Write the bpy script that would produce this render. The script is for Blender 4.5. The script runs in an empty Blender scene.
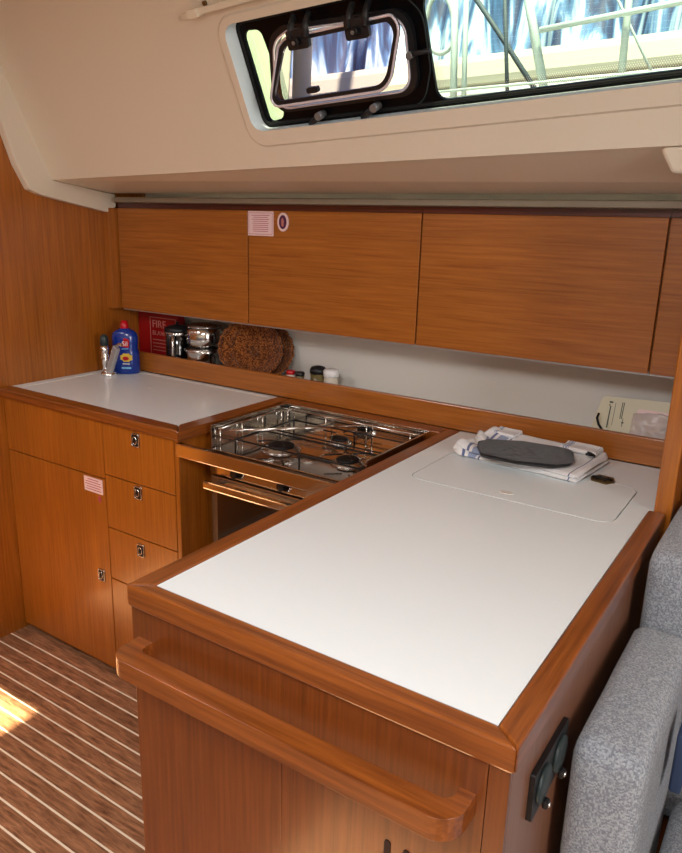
import bpy, bmesh, math, random
from mathutils import Vector, Matrix, noise
random.seed(7)
C = bpy.context.scene.collection
PI = math.pi
Z = 1.39                      # height of the camera above the floor; z values below are relative to it

# ------------------------------------------------------------------ materials
def new_mat(name):
    m = bpy.data.materials.new(name); m.use_nodes = True
    nt = m.node_tree; b = nt.nodes['Principled BSDF']
    return m, nt, b
def srgb(r, g, b):
    f = lambda c: (c/255/12.92) if c/255 <= .04045 else ((c/255+.055)/1.055)**2.4
    return (f(r), f(g), f(b), 1)
def plain(name, col, rough=.5, metal=0, coat=0, bump=0, bscale=200, spec=.5, trans=0, ior=1.45, alpha=1):
    m, nt, b = new_mat(name)
    b.inputs['Base Color'].default_value = col; b.inputs['Roughness'].default_value = rough
    b.inputs['Metallic'].default_value = metal; b.inputs['Coat Weight'].default_value = coat
    b.inputs['Coat Roughness'].default_value = .08
    b.inputs['Specular IOR Level'].default_value = spec
    b.inputs['Transmission Weight'].default_value = trans; b.inputs['IOR'].default_value = ior
    b.inputs['Alpha'].default_value = alpha
    # a faint variation keeps every surface procedural
    tc = nt.nodes.new('ShaderNodeTexCoord'); nz = nt.nodes.new('ShaderNodeTexNoise')
    nz.inputs['Scale'].default_value = bscale; nz.inputs['Detail'].default_value = 3
    nt.links.new(tc.outputs['Object'], nz.inputs['Vector'])
    if bump:
        bp = nt.nodes.new('ShaderNodeBump'); bp.inputs['Strength'].default_value = bump; bp.inputs['Distance'].default_value = .002
        nt.links.new(nz.outputs['Fac'], bp.inputs['Height']); nt.links.new(bp.outputs['Normal'], b.inputs['Normal'])
    else:
        mr = nt.nodes.new('ShaderNodeMapRange'); mr.inputs['To Min'].default_value = max(0, rough-.03); mr.inputs['To Max'].default_value = rough+.03
        nt.links.new(nz.outputs['Fac'], mr.inputs['Value']); nt.links.new(mr.outputs['Result'], b.inputs['Roughness'])
    return m
def wood(name, axis, c1, c2, rough=.3, coat=.35, fine=1.0, flecks=.35, var=.12):
    """varnished wood, grain along axis 0/1/2"""
    m, nt, b = new_mat(name); N = nt.nodes; L = nt.links
    tc = N.new('ShaderNodeTexCoord'); mp = N.new('ShaderNodeMapping')
    sc = [150*fine]*3; sc[axis] = 4
    mp.inputs['Scale'].default_value = sc
    L.new(tc.outputs['Object'], mp.inputs['Vector'])
    n1 = N.new('ShaderNodeTexNoise'); n1.inputs['Scale'].default_value = 1; n1.inputs['Detail'].default_value = 5; n1.inputs['Roughness'].default_value = .65
    L.new(mp.outputs['Vector'], n1.inputs['Vector'])
    mp2 = N.new('ShaderNodeMapping'); s2 = [9*fine]*3; s2[axis] = .8
    mp2.inputs['Scale'].default_value = s2; L.new(tc.outputs['Object'], mp2.inputs['Vector'])
    n2 = N.new('ShaderNodeTexNoise'); n2.inputs['Scale'].default_value = 1; n2.inputs['Detail'].default_value = 3; n2.inputs['Distortion'].default_value = .6
    L.new(mp2.outputs['Vector'], n2.inputs['Vector'])
    r1 = N.new('ShaderNodeValToRGB'); r1.color_ramp.elements[0].position = .32; r1.color_ramp.elements[1].position = .66
    r1.color_ramp.elements[0].color = c2; r1.color_ramp.elements[1].color = c1
    L.new(n1.outputs['Fac'], r1.inputs['Fac'])
    r2 = N.new('ShaderNodeMapRange'); r2.inputs['From Min'].default_value = .3; r2.inputs['From Max'].default_value = .7
    r2.inputs['To Min'].default_value = 1-var; r2.inputs['To Max'].default_value = 1+var*.6
    L.new(n2.outputs['Fac'], r2.inputs['Value'])
    mul = N.new('ShaderNodeVectorMath'); mul.operation = 'SCALE'
    L.new(r1.outputs['Color'], mul.inputs[0]); L.new(r2.outputs['Result'], mul.inputs['Scale'])
    L.new(mul.outputs['Vector'], b.inputs['Base Color'])
    b.inputs['Roughness'].default_value = rough; b.inputs['Coat Weight'].default_value = coat; b.inputs['Coat Roughness'].default_value = .16
    bp = N.new('ShaderNodeBump'); bp.inputs['Strength'].default_value = .12; bp.inputs['Distance'].default_value = .001
    L.new(n1.outputs['Fac'], bp.inputs['Height']); L.new(bp.outputs['Normal'], b.inputs['Normal'])
    return m
WC1, WC2 = srgb(196,112,48), srgb(148,76,26)
M = {}
M['wx'] = wood('wood_grain_x', 0, srgb(176,106,40), srgb(140,76,22))
M['wy'] = wood('wood_grain_y', 1, srgb(140,80,30), srgb(104,52,16))
M['wz'] = wood('wood_grain_z', 2, srgb(172,100,28), srgb(138,74,15))
M['solx'] = wood('solid_mahogany_x', 0, srgb(150,82,29), srgb(98,46,12), coat=.5, fine=.7)
M['soly'] = wood('solid_mahogany_y', 1, srgb(150,82,29), srgb(98,46,12), coat=.5, fine=.7)
M['solz'] = wood('solid_mahogany_z', 2, srgb(150,82,29), srgb(98,46,12), coat=.5, fine=.7)
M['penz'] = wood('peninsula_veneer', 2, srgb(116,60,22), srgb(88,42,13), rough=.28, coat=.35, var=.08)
M['sheenz'] = wood('veneer_painted_sheen', 2, srgb(142,98,74), srgb(122,80,58), rough=.35, coat=.3, var=.05)  # peninsula veneer again, its pale reflected sheen put into the colour
M['bolt'] = plain('grey_bolt', srgb(120,120,118), .35, metal=.3)
M['lip'] = plain('grey_beige_strip', srgb(142,132,114), .5)
M['bright'] = plain('bright_satin_edge', srgb(222,216,224), .22, metal=.35)
M['dark'] = wood('gap_shade_red', 0, srgb(96,34,22), srgb(60,20,14))  # shade of the gap above the lockers put into a dark red
M['gap'] = plain('dark_gap', srgb(40,18,12), .8)
M['worktop'] = plain('white_laminate', srgb(228,235,236), .32, coat=.15, bump=.05, bscale=900)
M['wallwhite'] = plain('white_hull_panel', srgb(214,210,202), .5, bump=.05)
M['liner'] = plain('cream_liner', srgb(216,204,184), .42, bump=.04, bscale=300, coat=.15)
M['cream'] = plain('cream_plastic', srgb(222,212,190), .4)
M['recess'] = plain('pale_gelcoat', srgb(234,248,250), .3)
M['black'] = plain('black_acrylic', srgb(8,8,10), .3, coat=.0, spec=.15)
M['blackmat'] = plain('black_plastic', srgb(24,24,26), .42)
M['darkgreen'] = plain('dark_grey_green_plastic', srgb(40,52,52), .38)
M['rubber'] = plain('black_rubber', srgb(14,14,14), .7)
M['steel'] = plain('polished_steel', (.62,.60,.57,1), .1, metal=1)
M['steelb'] = plain('brushed_steel', (.50,.48,.46,1), .24, metal=1)
M['chrome'] = plain('chrome', (.85,.85,.85,1), .06, metal=1)
M['greymetal'] = plain('grey_satin_metal', (.5,.51,.52,1), .35, metal=.6)
M['darkmetal'] = plain('cast_black_metal', srgb(22,20,20), .5, metal=.3)
M['brass'] = plain('aged_brass', srgb(120,100,60), .35, metal=.9)
M['stickerw'] = plain('sticker_paper', srgb(236,206,204), .5)
M['stickerr'] = plain('sticker_print', srgb(176,70,90), .5)
M['purple'] = plain('sticker_purple', srgb(84,34,70), .45)
M['blueb'] = plain('blue_plastic', srgb(14,50,140), .22, coat=.5)
M['redcap'] = plain('red_plastic', srgb(190,20,32), .3)
M['firered'] = plain('fire_box_red', srgb(150,10,14), .38)
M['cyan'] = plain('label_light_blue', srgb(120,190,230), .4)
M['yellow'] = plain('label_yellow', srgb(226,190,70), .4)
M['white'] = plain('white_print', srgb(235,235,235), .45)
M['pinkp'] = plain('pale_pink_print', srgb(190,120,110), .45)
M['blackglass'] = plain('black_glass', srgb(8,9,10), .05, coat=1)
M['khaki'] = plain('peppercorn_glass', srgb(112,98,60), .3, coat=.5)
M['offwhite'] = plain('offwhite_plastic', srgb(214,206,188), .4)
M['paper'] = plain('booklet_cover', srgb(212,206,178), .45, coat=.3)
M['print'] = plain('dark_print', srgb(70,74,52), .5)
M['darkblue'] = plain('dark_blue_fabric', srgb(42,56,84), .8)
M['hullwhite'] = plain('boat_gelcoat', srgb(188,188,184), .3)
M['deck'] = plain('boat_deck_tan', srgb(140,138,126), .6)

def glass(name, tint=(1,1,1,1), rough=0, mixf=.1):
    m = bpy.data.materials.new(name); m.use_nodes = True; nt = m.node_tree; N = nt.nodes; L = nt.links
    N.clear(); out = N.new('ShaderNodeOutputMaterial'); tr = N.new('ShaderNodeBsdfTransparent'); gl = N.new('ShaderNodeBsdfGlossy')
    fr = N.new('ShaderNodeFresnel'); fr.inputs['IOR'].default_value = 1.45
    tr.inputs['Color'].default_value = tint; gl.inputs['Roughness'].default_value = rough
    mx = N.new('ShaderNodeMixShader'); L.new(fr.outputs['Fac'], mx.inputs['Fac'])
    L.new(tr.outputs[0], mx.inputs[1]); L.new(gl.outputs[0], mx.inputs[2]); L.new(mx.outputs[0], out.inputs['Surface'])
    return m
M['pane'] = glass('window_acrylic', (.80,.88,.86,1))
M['smoke'] = glass('smoked_acrylic', (.80,.77,.86,1))
M['plastic_film'] = plain('clear_crumpled_film', srgb(226,214,206), .25, alpha=.55, bump=.8, bscale=60)

def teak_floor():
    m, nt, b = new_mat('teak_and_holly'); N = nt.nodes; L = nt.links
    tc = N.new('ShaderNodeTexCoord'); sp = N.new('ShaderNodeSeparateXYZ'); L.new(tc.outputs['Object'], sp.inputs[0])
    def math_(op, a, bv=None, cv=None):
        n = N.new('ShaderNodeMath'); n.operation = op
        for i, v in enumerate((a, bv, cv)):
            if v is None: continue
            if isinstance(v, (int, float)): n.inputs[i].default_value = v
            else: L.new(v, n.inputs[i])
        return n.outputs[0]
    y = math_('DIVIDE', math_('SUBTRACT', sp.outputs['Y'], 1.245-.0028), .0503)
    fr = math_('FRACT', y); fl = math_('FLOOR', y)
    line = math_('MULTIPLY', math_('LESS_THAN', fr, .105), math_('LESS_THAN', sp.outputs['Y'], 1.27))
    # every board its own tone, boards butt-joined at staggered places
    wn = N.new('ShaderNodeTexWhiteNoise'); wn.noise_dimensions = '1D'; L.new(fl, wn.inputs['W'])
    xx = math_('FLOOR', math_('ADD', math_('MULTIPLY', sp.outputs['X'], 1.4), math_('MULTIPLY', wn.outputs['Value'], 5)))
    cb = N.new('ShaderNodeCombineXYZ'); L.new(xx, cb.inputs[0]); L.new(fl, cb.inputs[1])
    wn2 = N.new('ShaderNodeTexWhiteNoise'); wn2.noise_dimensions = '2D'; L.new(cb.outputs[0], wn2.inputs['Vector'])
    mp = N.new('ShaderNodeMapping'); mp.inputs['Scale'].default_value = (14, 110, 10); L.new(tc.outputs['Object'], mp.inputs['Vector'])
    nz = N.new('ShaderNodeTexNoise'); nz.inputs['Scale'].default_value = 1; nz.inputs['Detail'].default_value = 6; nz.inputs['Roughness'].default_value = .7; nz.inputs['Distortion'].default_value = .5
    L.new(mp.outputs['Vector'], nz.inputs['Vector'])
    rp = N.new('ShaderNodeValToRGB'); rp.color_ramp.elements[0].position = .3; rp.color_ramp.elements[1].position = .72
    rp.color_ramp.elements[0].color = srgb(82,50,32); rp.color_ramp.elements[1].color = srgb(190,136,98)
    L.new(nz.outputs['Fac'], rp.inputs['Fac'])
    sc = math_('MULTIPLY_ADD', wn2.outputs['Value'], .45, .72)
    mul = N.new('ShaderNodeVectorMath'); mul.operation = 'SCALE'; L.new(rp.outputs['Color'], mul.inputs[0]); L.new(sc, mul.inputs['Scale'])
    mx = N.new('ShaderNodeMix'); mx.data_type = 'RGBA'; L.new(line, mx.inputs[0]); L.new(mul.outputs['Vector'], mx.inputs[6]); mx.inputs[7].default_value = srgb(240,226,200)
    L.new(mx.outputs[2], b.inputs['Base Color']); b.inputs['Roughness'].default_value = .42; b.inputs['Coat Weight'].default_value = .2
    return m
M['floor'] = teak_floor()

def fabric(name, c1, c2, c3, scale=260):
    m, nt, b = new_mat(name); N = nt.nodes; L = nt.links
    tc = N.new('ShaderNodeTexCoord')
    n0 = N.new('ShaderNodeTexNoise'); n0.inputs['Scale'].default_value = 60; n0.inputs['Detail'].default_value = 2
    L.new(tc.outputs['Object'], n0.inputs['Vector'])
    vo = N.new('ShaderNodeTexVoronoi'); vo.inputs['Scale'].default_value = scale; vo.inputs['Randomness'].default_value = .35
    L.new(tc.outputs['Object'], vo.inputs['Vector'])
    rp = N.new('ShaderNodeValToRGB'); e = rp.color_ramp.elements; e[0].color = c1; e[0].position = .15; e[1].color = c3; e[1].position = .85
    k = e.new(.5); k.color = c2
    sp = N.new('ShaderNodeSeparateColor'); L.new(vo.outputs['Color'], sp.inputs[0]); L.new(sp.outputs[0], rp.inputs['Fac'])
    L.new(rp.outputs['Color'], b.inputs['Base Color']); b.inputs['Roughness'].default_value = .9
    b.inputs['Sheen Weight'].default_value = .25; b.inputs['Specular IOR Level'].default_value = .15
    bp = N.new('ShaderNodeBump'); bp.inputs['Strength'].default_value = .9; bp.inputs['Distance'].default_value = .0015; bp.invert = True
    L.new(vo.outputs['Distance'], bp.inputs['Height']); L.new(bp.outputs['Normal'], b.inputs['Normal'])
    return m
M['sofa'] = fabric('grey_woven_upholstery', srgb(118,123,131), srgb(140,145,152), srgb(162,167,173), 430)
M['wicker'] = fabric('wicker_cane', srgb(74,34,10), srgb(118,62,24), srgb(158,94,42), 240)

def towel_mat():
    m, nt, b = new_mat('white_tea_towel_blue_stripes'); N = nt.nodes; L = nt.links
    tc = N.new('ShaderNodeTexCoord'); sp = N.new('ShaderNodeSeparateXYZ'); L.new(tc.outputs['UV'], sp.inputs[0])
    rp = N.new('ShaderNodeValToRGB'); rp.color_ramp.interpolation = 'CONSTANT'
    e = rp.color_ramp.elements; w = srgb(226,226,226); bl = srgb(70,88,128)
    e[0].position = 0; e[0].color = w; e[1].position = .985; e[1].color = w
    for a, c_ in ((.10,srgb(96,110,150)),(.125,w),(.15,srgb(150,162,190)),(.215,w),(.235,bl),(.25,w),(.93,bl),(.938,w)):
        k = e.new(a); k.color = c_
    L.new(sp.outputs['X'], rp.inputs['Fac']); L.new(rp.outputs['Color'], b.inputs['Base Color'])
    b.inputs['Roughness'].default_value = .9; b.inputs['Sheen Weight'].default_value = .2
    nz = N.new('ShaderNodeTexNoise'); nz.inputs['Scale'].default_value = 500; L.new(tc.outputs['Object'], nz.inputs['Vector'])
    bp = N.new('ShaderNodeBump'); bp.inputs['Strength'].default_value = .4; bp.inputs['Distance'].default_value = .001
    L.new(nz.outputs['Fac'], bp.inputs['Height']); L.new(bp.outputs['Normal'], b.inputs['Normal'])
    return m
M['towel'] = towel_mat()
M['quilt'] = fabric('dark_grey_quilted_cloth', srgb(20,17,18), srgb(32,28,29), srgb(48,43,44), 500)
def canvas_mat():
    m, nt, b = new_mat('blue_canvas'); N = nt.nodes; L = nt.links
    tc = N.new('ShaderNodeTexCoord'); mp = N.new('ShaderNodeMapping'); mp.inputs['Scale'].default_value = (7, 7, .6); L.new(tc.outputs['Object'], mp.inputs['Vector'])
    nz = N.new('ShaderNodeTexNoise'); nz.inputs['Scale'].default_value = 1; nz.inputs['Detail'].default_value = 5; nz.inputs['Distortion'].default_value = 1.0
    L.new(mp.outputs['Vector'], nz.inputs['Vector'])
    rp = N.new('ShaderNodeValToRGB'); e = rp.color_ramp.elements; e[0].position = .42; e[0].color = srgb(24,44,78); e[1].position = .60; e[1].color = srgb(160,178,188)
    k = e.new(.5); k.color = srgb(58,96,136)
    L.new(nz.outputs['Fac'], rp.inputs['Fac']); L.new(rp.outputs['Color'], b.inputs['Base Color']); b.inputs['Roughness'].default_value = .7
    return m
M['canvas'] = canvas_mat()
M['pole'] = plain('pale_painted_pole', srgb(150,164,162), .35)
M['rope'] = plain('dark_rope', srgb(44,58,66), .7)
M['foliage'] = plain('yellow_green_bimini_cloth', srgb(158,168,138), .8, bump=.4, bscale=20)

# ------------------------------------------------------------------ object helpers
def tag(o, label=None, cat=None, group=None, kind=None):
    if label: o['label'] = label
    if cat: o['category'] = cat
    if group: o['group'] = group
    if kind: o['kind'] = kind
    return o
def empty(name, loc, label=None, cat=None, group=None, kind=None):
    o = bpy.data.objects.new(name, None); C.objects.link(o); o.empty_display_size = .05
    o.location = (loc[0], loc[1], loc[2]+Z)
    return tag(o, label, cat, group, kind)
def world_loc(o):
    v = Vector(o.location)
    while o.parent: o = o.parent; v += Vector(o.location)
    return v
class MB:
    def __init__(s): s.bm = bmesh.new()
    def box(s, x0, x1, y0, y1, z0, z1):
        vs = [s.bm.verts.new((x, y, z)) for x in (x0, x1) for y in (y0, y1) for z in (z0, z1)]
        for f in ((0,1,3,2),(4,6,7,5),(0,4,5,1),(2,3,7,6),(0,2,6,4),(1,5,7,3)): s.bm.faces.new([vs[i] for i in f])
        return s
    def hexa(s, bot, top):
        b = [s.bm.verts.new(p) for p in bot]; t = [s.bm.verts.new(p) for p in top]; n = len(b)
        s.bm.faces.new(b[::-1]); s.bm.faces.new(t)
        for i in range(n): s.bm.faces.new((b[i], b[(i+1) % n], t[(i+1) % n], t[i]))
        return s
    def prism(s, poly, d):
        """poly: list of 3d points (planar), extruded by vector d"""
        d = Vector(d); return s.hexa([Vector(p) for p in poly], [Vector(p)+d for p in poly])
    def tube(s, pts, r, n=10, closed=False, caps=True):
        pts = [Vector(p) for p in pts]; m = len(pts); rr = r if isinstance(r, (list, tuple)) else [r]*m
        rings = []; up = None
        for i, p in enumerate(pts):
            if closed: t = (pts[(i+1) % m]-pts[i-1]).normalized()
            else: t = (pts[min(i+1, m-1)]-pts[max(i-1, 0)]).normalized()
            if up is None: up = t.orthogonal().normalized()
            up = (up-t*up.dot(t)).normalized(); bi = t.cross(up)
            rings.append([s.bm.verts.new(p+(up*math.cos(2*PI*k/n)+bi*math.sin(2*PI*k/n))*rr[i]) for k in range(n)])
        for i in range(m if closed else m-1):
            a, b = rings[i], rings[(i+1) % m]
            for k in range(n):
                f = s.bm.faces.new((a[k], a[(k+1) % n], b[(k+1) % n], b[k])); f.smooth = True
        if caps and not closed: s.bm.faces.new(rings[0][::-1]); s.bm.faces.new(rings[-1])
        return s
    def cyl(s, a, b, r, n=24, r2=None): return s.tube([a, b], [r, r if r2 is None else r2], n)
    def lathe(s, prof, c=(0,0,0), axis=(0,0,1), n=32, sx=1, sy=1, fn=None, smooth=True):
        """prof: (radius, height) pairs"""
        ax = Vector(axis).normalized(); q = Vector((0,0,1)).rotation_difference(ax); rings = []
        for j, (r, h) in enumerate(prof):
            ring = []
            for k in range(n):
                a = 2*PI*k/n; rad = r+(fn(a, j) if fn else 0)
                ring.append(s.bm.verts.new(Vector(c)+q @ Vector((rad*math.cos(a)*sx, rad*math.sin(a)*sy, h))))
            rings.append(ring)
        for a, b in zip(rings, rings[1:]):
            for k in range(n):
                f = s.bm.faces.new((a[k], a[(k+1) % n], b[(k+1) % n], b[k])); f.smooth = smooth
        if prof[0][0] > 1e-6: s.bm.faces.new(rings[0][::-1])
        if prof[-1][0] > 1e-6: s.bm.faces.new(rings[-1])
        return s
    def grid(s, fn, nu, nv, smooth=True):
        vs = [[s.bm.verts.new(fn(i/nu, j/nv)) for j in range(nv+1)] for i in range(nu+1)]
        for i in range(nu):
            for j in range(nv):
                f = s.bm.faces.new((vs[i][j], vs[i+1][j], vs[i+1][j+1], vs[i][j+1])); f.smooth = smooth
        return s
    def loft(s, loops, smooth=True):
        L = [[s.bm.verts.new(p) for p in lp] for lp in loops]; n = len(L[0])
        for a, b in zip(L, L[1:]):
            for k in range(n):
                f = s.bm.faces.new((a[k], a[(k+1) % n], b[(k+1) % n], b[k])); f.smooth = smooth
        return s
    def build(s, name, mat, parent=None, bevel=0, seg=2, base=None, subd=0, recalc=True):
        bmesh.ops.remove_doubles(s.bm, verts=s.bm.verts, dist=1e-6)
        if recalc: bmesh.ops.recalc_face_normals(s.bm, faces=s.bm.faces)
        if parent is not None: off = world_loc(parent)
        else: off = Vector(base)+Vector((0,0,Z)) if base is not None else Vector((0,0,Z))*0
        for v in s.bm.verts: v.co = v.co+Vector((0,0,Z))-off
        me = bpy.data.meshes.new(name); s.bm.to_mesh(me); s.bm.free(); me.materials.append(mat)
        o = bpy.data.objects.new(name, me); C.objects.link(o)
        if parent is not None: o.parent = parent
        else: o.location = off
        if bevel:
            md = o.modifiers.new('bevel', 'BEVEL'); md.width = bevel; md.segments = seg; md.limit_method = 'ANGLE'; md.angle_limit = .6
        if subd:
            md = o.modifiers.new('subd', 'SUBSURF'); md.levels = subd; md.render_levels = subd
        return o
def rrect(x0, x1, y0, y1, r, n=6):
    """rounded rectangle outline; r one value or four (corner order x0y0, x1y0, x1y1, x0y1)"""
    return rpoly([(x0,y0),(x1,y0),(x1,y1),(x0,y1)], r, n)
def rpoly(pts, r, n=6):
    out = []; m = len(pts); rr = r if isinstance(r, (list, tuple)) else [r]*m
    for i in range(m):
        p = Vector(pts[i]); a = (Vector(pts[i-1])-p).normalized(); b = (Vector(pts[(i+1) % m])-p).normalized()
        if rr[i] <= 0: out += [tuple(p)]*(n+1); continue
        ang = a.angle(b); d = rr[i]/math.tan(ang/2); c = p+(a+b).normalized()*(rr[i]/math.sin(ang/2))
        s, e = p+a*d, p+b*d
        for k in range(n+1):
            t = k/n; v = (s-c)*(1-t)+(e-c)*t
            # slerp on the arc
            th = (s-c).angle(e-c); v = ((s-c)*math.sin((1-t)*th)+(e-c)*math.sin(t*th))/math.sin(th)
            out.append(tuple(c+v))
    return out
def plate(outlines, z0, z1, name, mat, parent, fr=None, base=None, bevel=0):
    """flat plate with holes: 2d outlines filled, extruded z0..z1 in the frame fr (maps (x,y,z)->point)"""
    cu = bpy.data.curves.new('tmp', 'CURVE'); cu.dimensions = '2D'; cu.fill_mode = 'BOTH'; cu.extrude = (z1-z0)/2
    for o in outlines:
        clean = [o[0]]
        for p in o[1:]:
            if (Vector(p)-Vector(clean[-1])).length > 1e-6: clean.append(p)
        sp = cu.splines.new('POLY'); sp.points.add(len(clean)-1); sp.use_cyclic_u = True
        for i, p in enumerate(clean): sp.points[i].co = (p[0], p[1], 0, 1)
    ob = bpy.data.objects.new('tmp', cu); C.objects.link(ob)
    dg = bpy.context.evaluated_depsgraph_get(); me = bpy.data.meshes.new_from_object(ob.evaluated_get(dg))
    bpy.data.objects.remove(ob); mb = MB(); mb.bm.from_mesh(me); bpy.data.meshes.remove(me)
    for v in mb.bm.verts:
        q = Vector((v.co.x, v.co.y, v.co.z+(z0+z1)/2)); v.co = fr(q) if fr else q
    for f in mb.bm.faces: f.material_index = 0; f.smooth = False
    return mb.build(name, mat, parent, base=base, bevel=bevel)
def lettering(text, size, thick, name, mat, parent, fr):
    cu = bpy.data.curves.new('tmp', 'FONT'); cu.body = text; cu.size = size; cu.extrude = thick; cu.resolution_u = 2
    ob = bpy.data.objects.new('tmp', cu); C.objects.link(ob)
    dg = bpy.context.evaluated_depsgraph_get(); me = bpy.data.meshes.new_from_object(ob.evaluated_get(dg))
    bpy.data.objects.remove(ob); mb = MB(); mb.bm.from_mesh(me); bpy.data.meshes.remove(me)
    for v in mb.bm.verts: v.co = fr(v.co.copy())
    for f in mb.bm.faces: f.material_index = 0
    return mb.build(name, mat, parent)

# ================================================================== THE SETTING
XL, XR = -2.148, 2.4
YB = 1.93                                             # hull-side wall
YF = -1.75
BULK = 'structure'
MB().box(XL-.1, XR+.1, YF-.1, YB+.1, -1.39-.06, -1.39).build('floor', M['floor'])
bpy.data.objects['floor']['kind'] = BULK
tag(MB().box(XL-.04, XL, YF, YB+.1, -1.39, .75).build('wall_left', M['wz']), kind=BULK)
tag(MB().box(XL-.04, XR+.04, YB, YB+.04, -1.39, .16).build('wall_back', M['wallwhite']), kind=BULK)
tag(MB().box(XL-.04, XR+.04, YF-.04, YF, -1.39, .6).build('wall_front', M['cream']), kind=BULK)
tag(MB().box(XR, XR+.04, YF, YB+.1, -1.39, .6).build('wall_right', M['wz']), kind=BULK)

# cabin-side liner: a leaning plane with the long window in it
O = Vector((-2.13, 1.521, .113)); ds = Vector((.99907896, -.03783179, .020248)); dt = Vector((-.03450507, -.42781979, .9032052)); NN = Vector((.02550737, .90307197, .42873114))
def P(q): return O+ds*q[0]+dt*q[1]+NN*(q[2] if len(q) > 2 else 0)     # z grows outwards
TT = .60
win_hole = rpoly([(.916,.089),(2.6,.118),(2.6,.33),(.916,.322)], [.03,.03,.03,.03])
pad = rpoly([(.892,.050),(2.66,.078),(2.66,.372),(.892,.342)], [.05,.05,.05,.05])
pad2 = rpoly([(.897,.055),(2.655,.083),(2.655,.367),(.897,.337)], [.047]*4)
SR = 4.6
outer = [(0,0),(SR,0),(SR,TT),(0,TT)]
pl = plate([outer, pad], 0, .002, 'wall_cabin_side', M['liner'], None, fr=P)
tag(pl, kind=BULK)
pd = plate([pad2, win_hole], -.0045, -.003, 'trim_window_pad', M['liner'], None, fr=P); tag(pd, kind=BULK)
l2 = MB().loft([[P((a,b,.0)) for a,b in pad], [P((a,b,-.0045)) for a,b in pad2]]).build('trim_window_edge', M['liner']); tag(l2, kind=BULK)
# crease fillet, underside running back to the locker tops
def prof(u):
    """profile in yz from the crease back to the lip, u in 0..1 along x"""
    s = u*SR; a = P((s, .012)); c = P((s, 0)); e = Vector((c.x, 1.752, .084))
    d = (e-c).normalized()
    return [a, a*.5+c*.5+NN*.0006, c*.9+(a+c+d*.012)*.05, c+d*.006+Vector((0,0,.0005)), c+d*.014, e]
mb = MB()
L_ = []
for i in range(2): L_.append(prof(i))
va = [[mb.bm.verts.new(p) for p in pr_] for pr_ in L_]
for k in range(5): f = mb.bm.faces.new((va[0][k], va[0][k+1], va[1][k+1], va[1][k]))
tag(mb.build('ceiling_locker_soffit', M['liner']), kind=BULK)
# shallow edge moulding along the soffit
tag(MB().box(-2.09, XR, 1.735, 1.80, .054, .071).build('trim_soffit_lip', M['lip'], bevel=.004), kind=BULK)
# boss where the liner drops, right of the window
mb = MB()
A1 = P((1.838,.0,-.0)); A2 = P((1.858,-.05,0)); A3 = P((SR,-.05,0)); A4 = P((SR,.0,0))
B1 = A1+Vector((.02,.10,-.028)); B2 = A2+Vector((.05,.12,-.006)); B3 = A3+Vector((0,.12,-.006)); B4 = A4+Vector((0,.10,-.028))
mb.hexa([A1, A2, A3, A4], [B1, B2, B3, B4])
tag(mb.build('trim_soffit_boss', M['liner'], bevel=.008, seg=3), kind=BULK)
# liner flange on the bulkhead
xo = -2.117
def fl(x): return [(x,1.15,.74),(x,1.363,.262),(x,1.400,.150),(x,1.438,.080),(x,1.475,.066),(x,1.60,.043),(x,1.735,.0205),(x,1.768,.040),(x,1.768,.08),(x,1.532,.112),(x,1.521,.123),(x,1.238,.71)]
flb = MB().prism(fl(XL), (xo-XL,0,0)).build('trim_liner_flange', M['liner'], bevel=.003); tag(flb, kind=BULK)
# coachroof ceiling with two hatch openings
ztop = P((0,TT)).z
HA = (-1.97,-1.45,-.27,.25); HB = (-.55,.15,-.75,-.05)
def rc(h): return [(h[0],h[2]),(h[1],h[2]),(h[1],h[3]),(h[0],h[3])]
ce = plate([[(XL-.04,YF-.04),(XR+.04,YF-.04),(XR+.04,1.12),(XL-.04,1.30)], rc(HA), rc(HB)], ztop-.03, ztop+.0, 'ceiling', M['liner'], None); tag(ce, kind=BULK)
for i, h in enumerate((HA, HB)):
    r = tag(empty('window_hatch', ((h[0]+h[1])/2, (h[2]+h[3])/2, ztop), kind=BULK), None)
    plate([[(h[0]-.03,h[2]-.03),(h[1]+.03,h[2]-.03),(h[1]+.03,h[3]+.03),(h[0]-.03,h[3]+.03)], rc(h)], ztop-.04, ztop-.03, 'frame', M['cream'], r)
# side deck and coachroof outside, so daylight only comes in by the windows
tag(MB().box(XL-.1, XR+.1, 1.56, 2.25, .13, .16).build('trim_side_deck', M['hullwhite']), kind=BULK)

# post and panel at the saloon end of the galley
tag(MB().box(-.2135, -.180, 1.472, 1.929, -1.39, .05).build('trim_post', M['wz'], bevel=.003), kind=BULK)
tag(MB().box(-.1795, .9, 1.56, 1.58, -1.39, -.30).build('trim_settee_back_panel', M['penz']), kind=BULK)

# ================================================================== CABIN WINDOW
FW = .030
w = tag(empty('window_1', P((1.6,.09,FW)), kind=BULK), None)
def Pw(q): return P((q[0], q[1], (q[2] if len(q) > 2 else 0)))
# pale recess walls
inner = rpoly([(.922,.086),(2.6,.116),(2.6,.335),(.922,.326)], [.026]*4)
MB().loft([[P((a,b,-.0045)) for a,b in win_hole], [P((a,b,.006)) for a,b in rpoly([(.920,.088),(2.6,.117),(2.6,.332),(.920,.325)], [.028]*4)], [P((a,b,FW+.001)) for a,b in inner]]).build('recess', M['recess'], w)
pan_out = rpoly([(.915,.080),(2.62,.109),(2.62,.345),(.915,.335)], [.02]*4)
left_l = rpoly([(.943,.098),(.992,.106),(1.004,.20),(.992,.297),(.940,.300)], [.012,.018,.03,.018,.018])
port_h = rpoly([(.985,.128),(1.352,.137),(1.365,.275),(1.075,.285),(1.03,.27)], [.03,.035,.035,.02,.05])
right_l = rpoly([(1.402,.108),(2.55,.128),(2.55,.315),(1.402,.300)], [.022,.02,.02,.022])
plate([pan_out, left_l, port_h, right_l], FW, FW+.008, 'frame', M['black'], w, fr=Pw)
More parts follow.
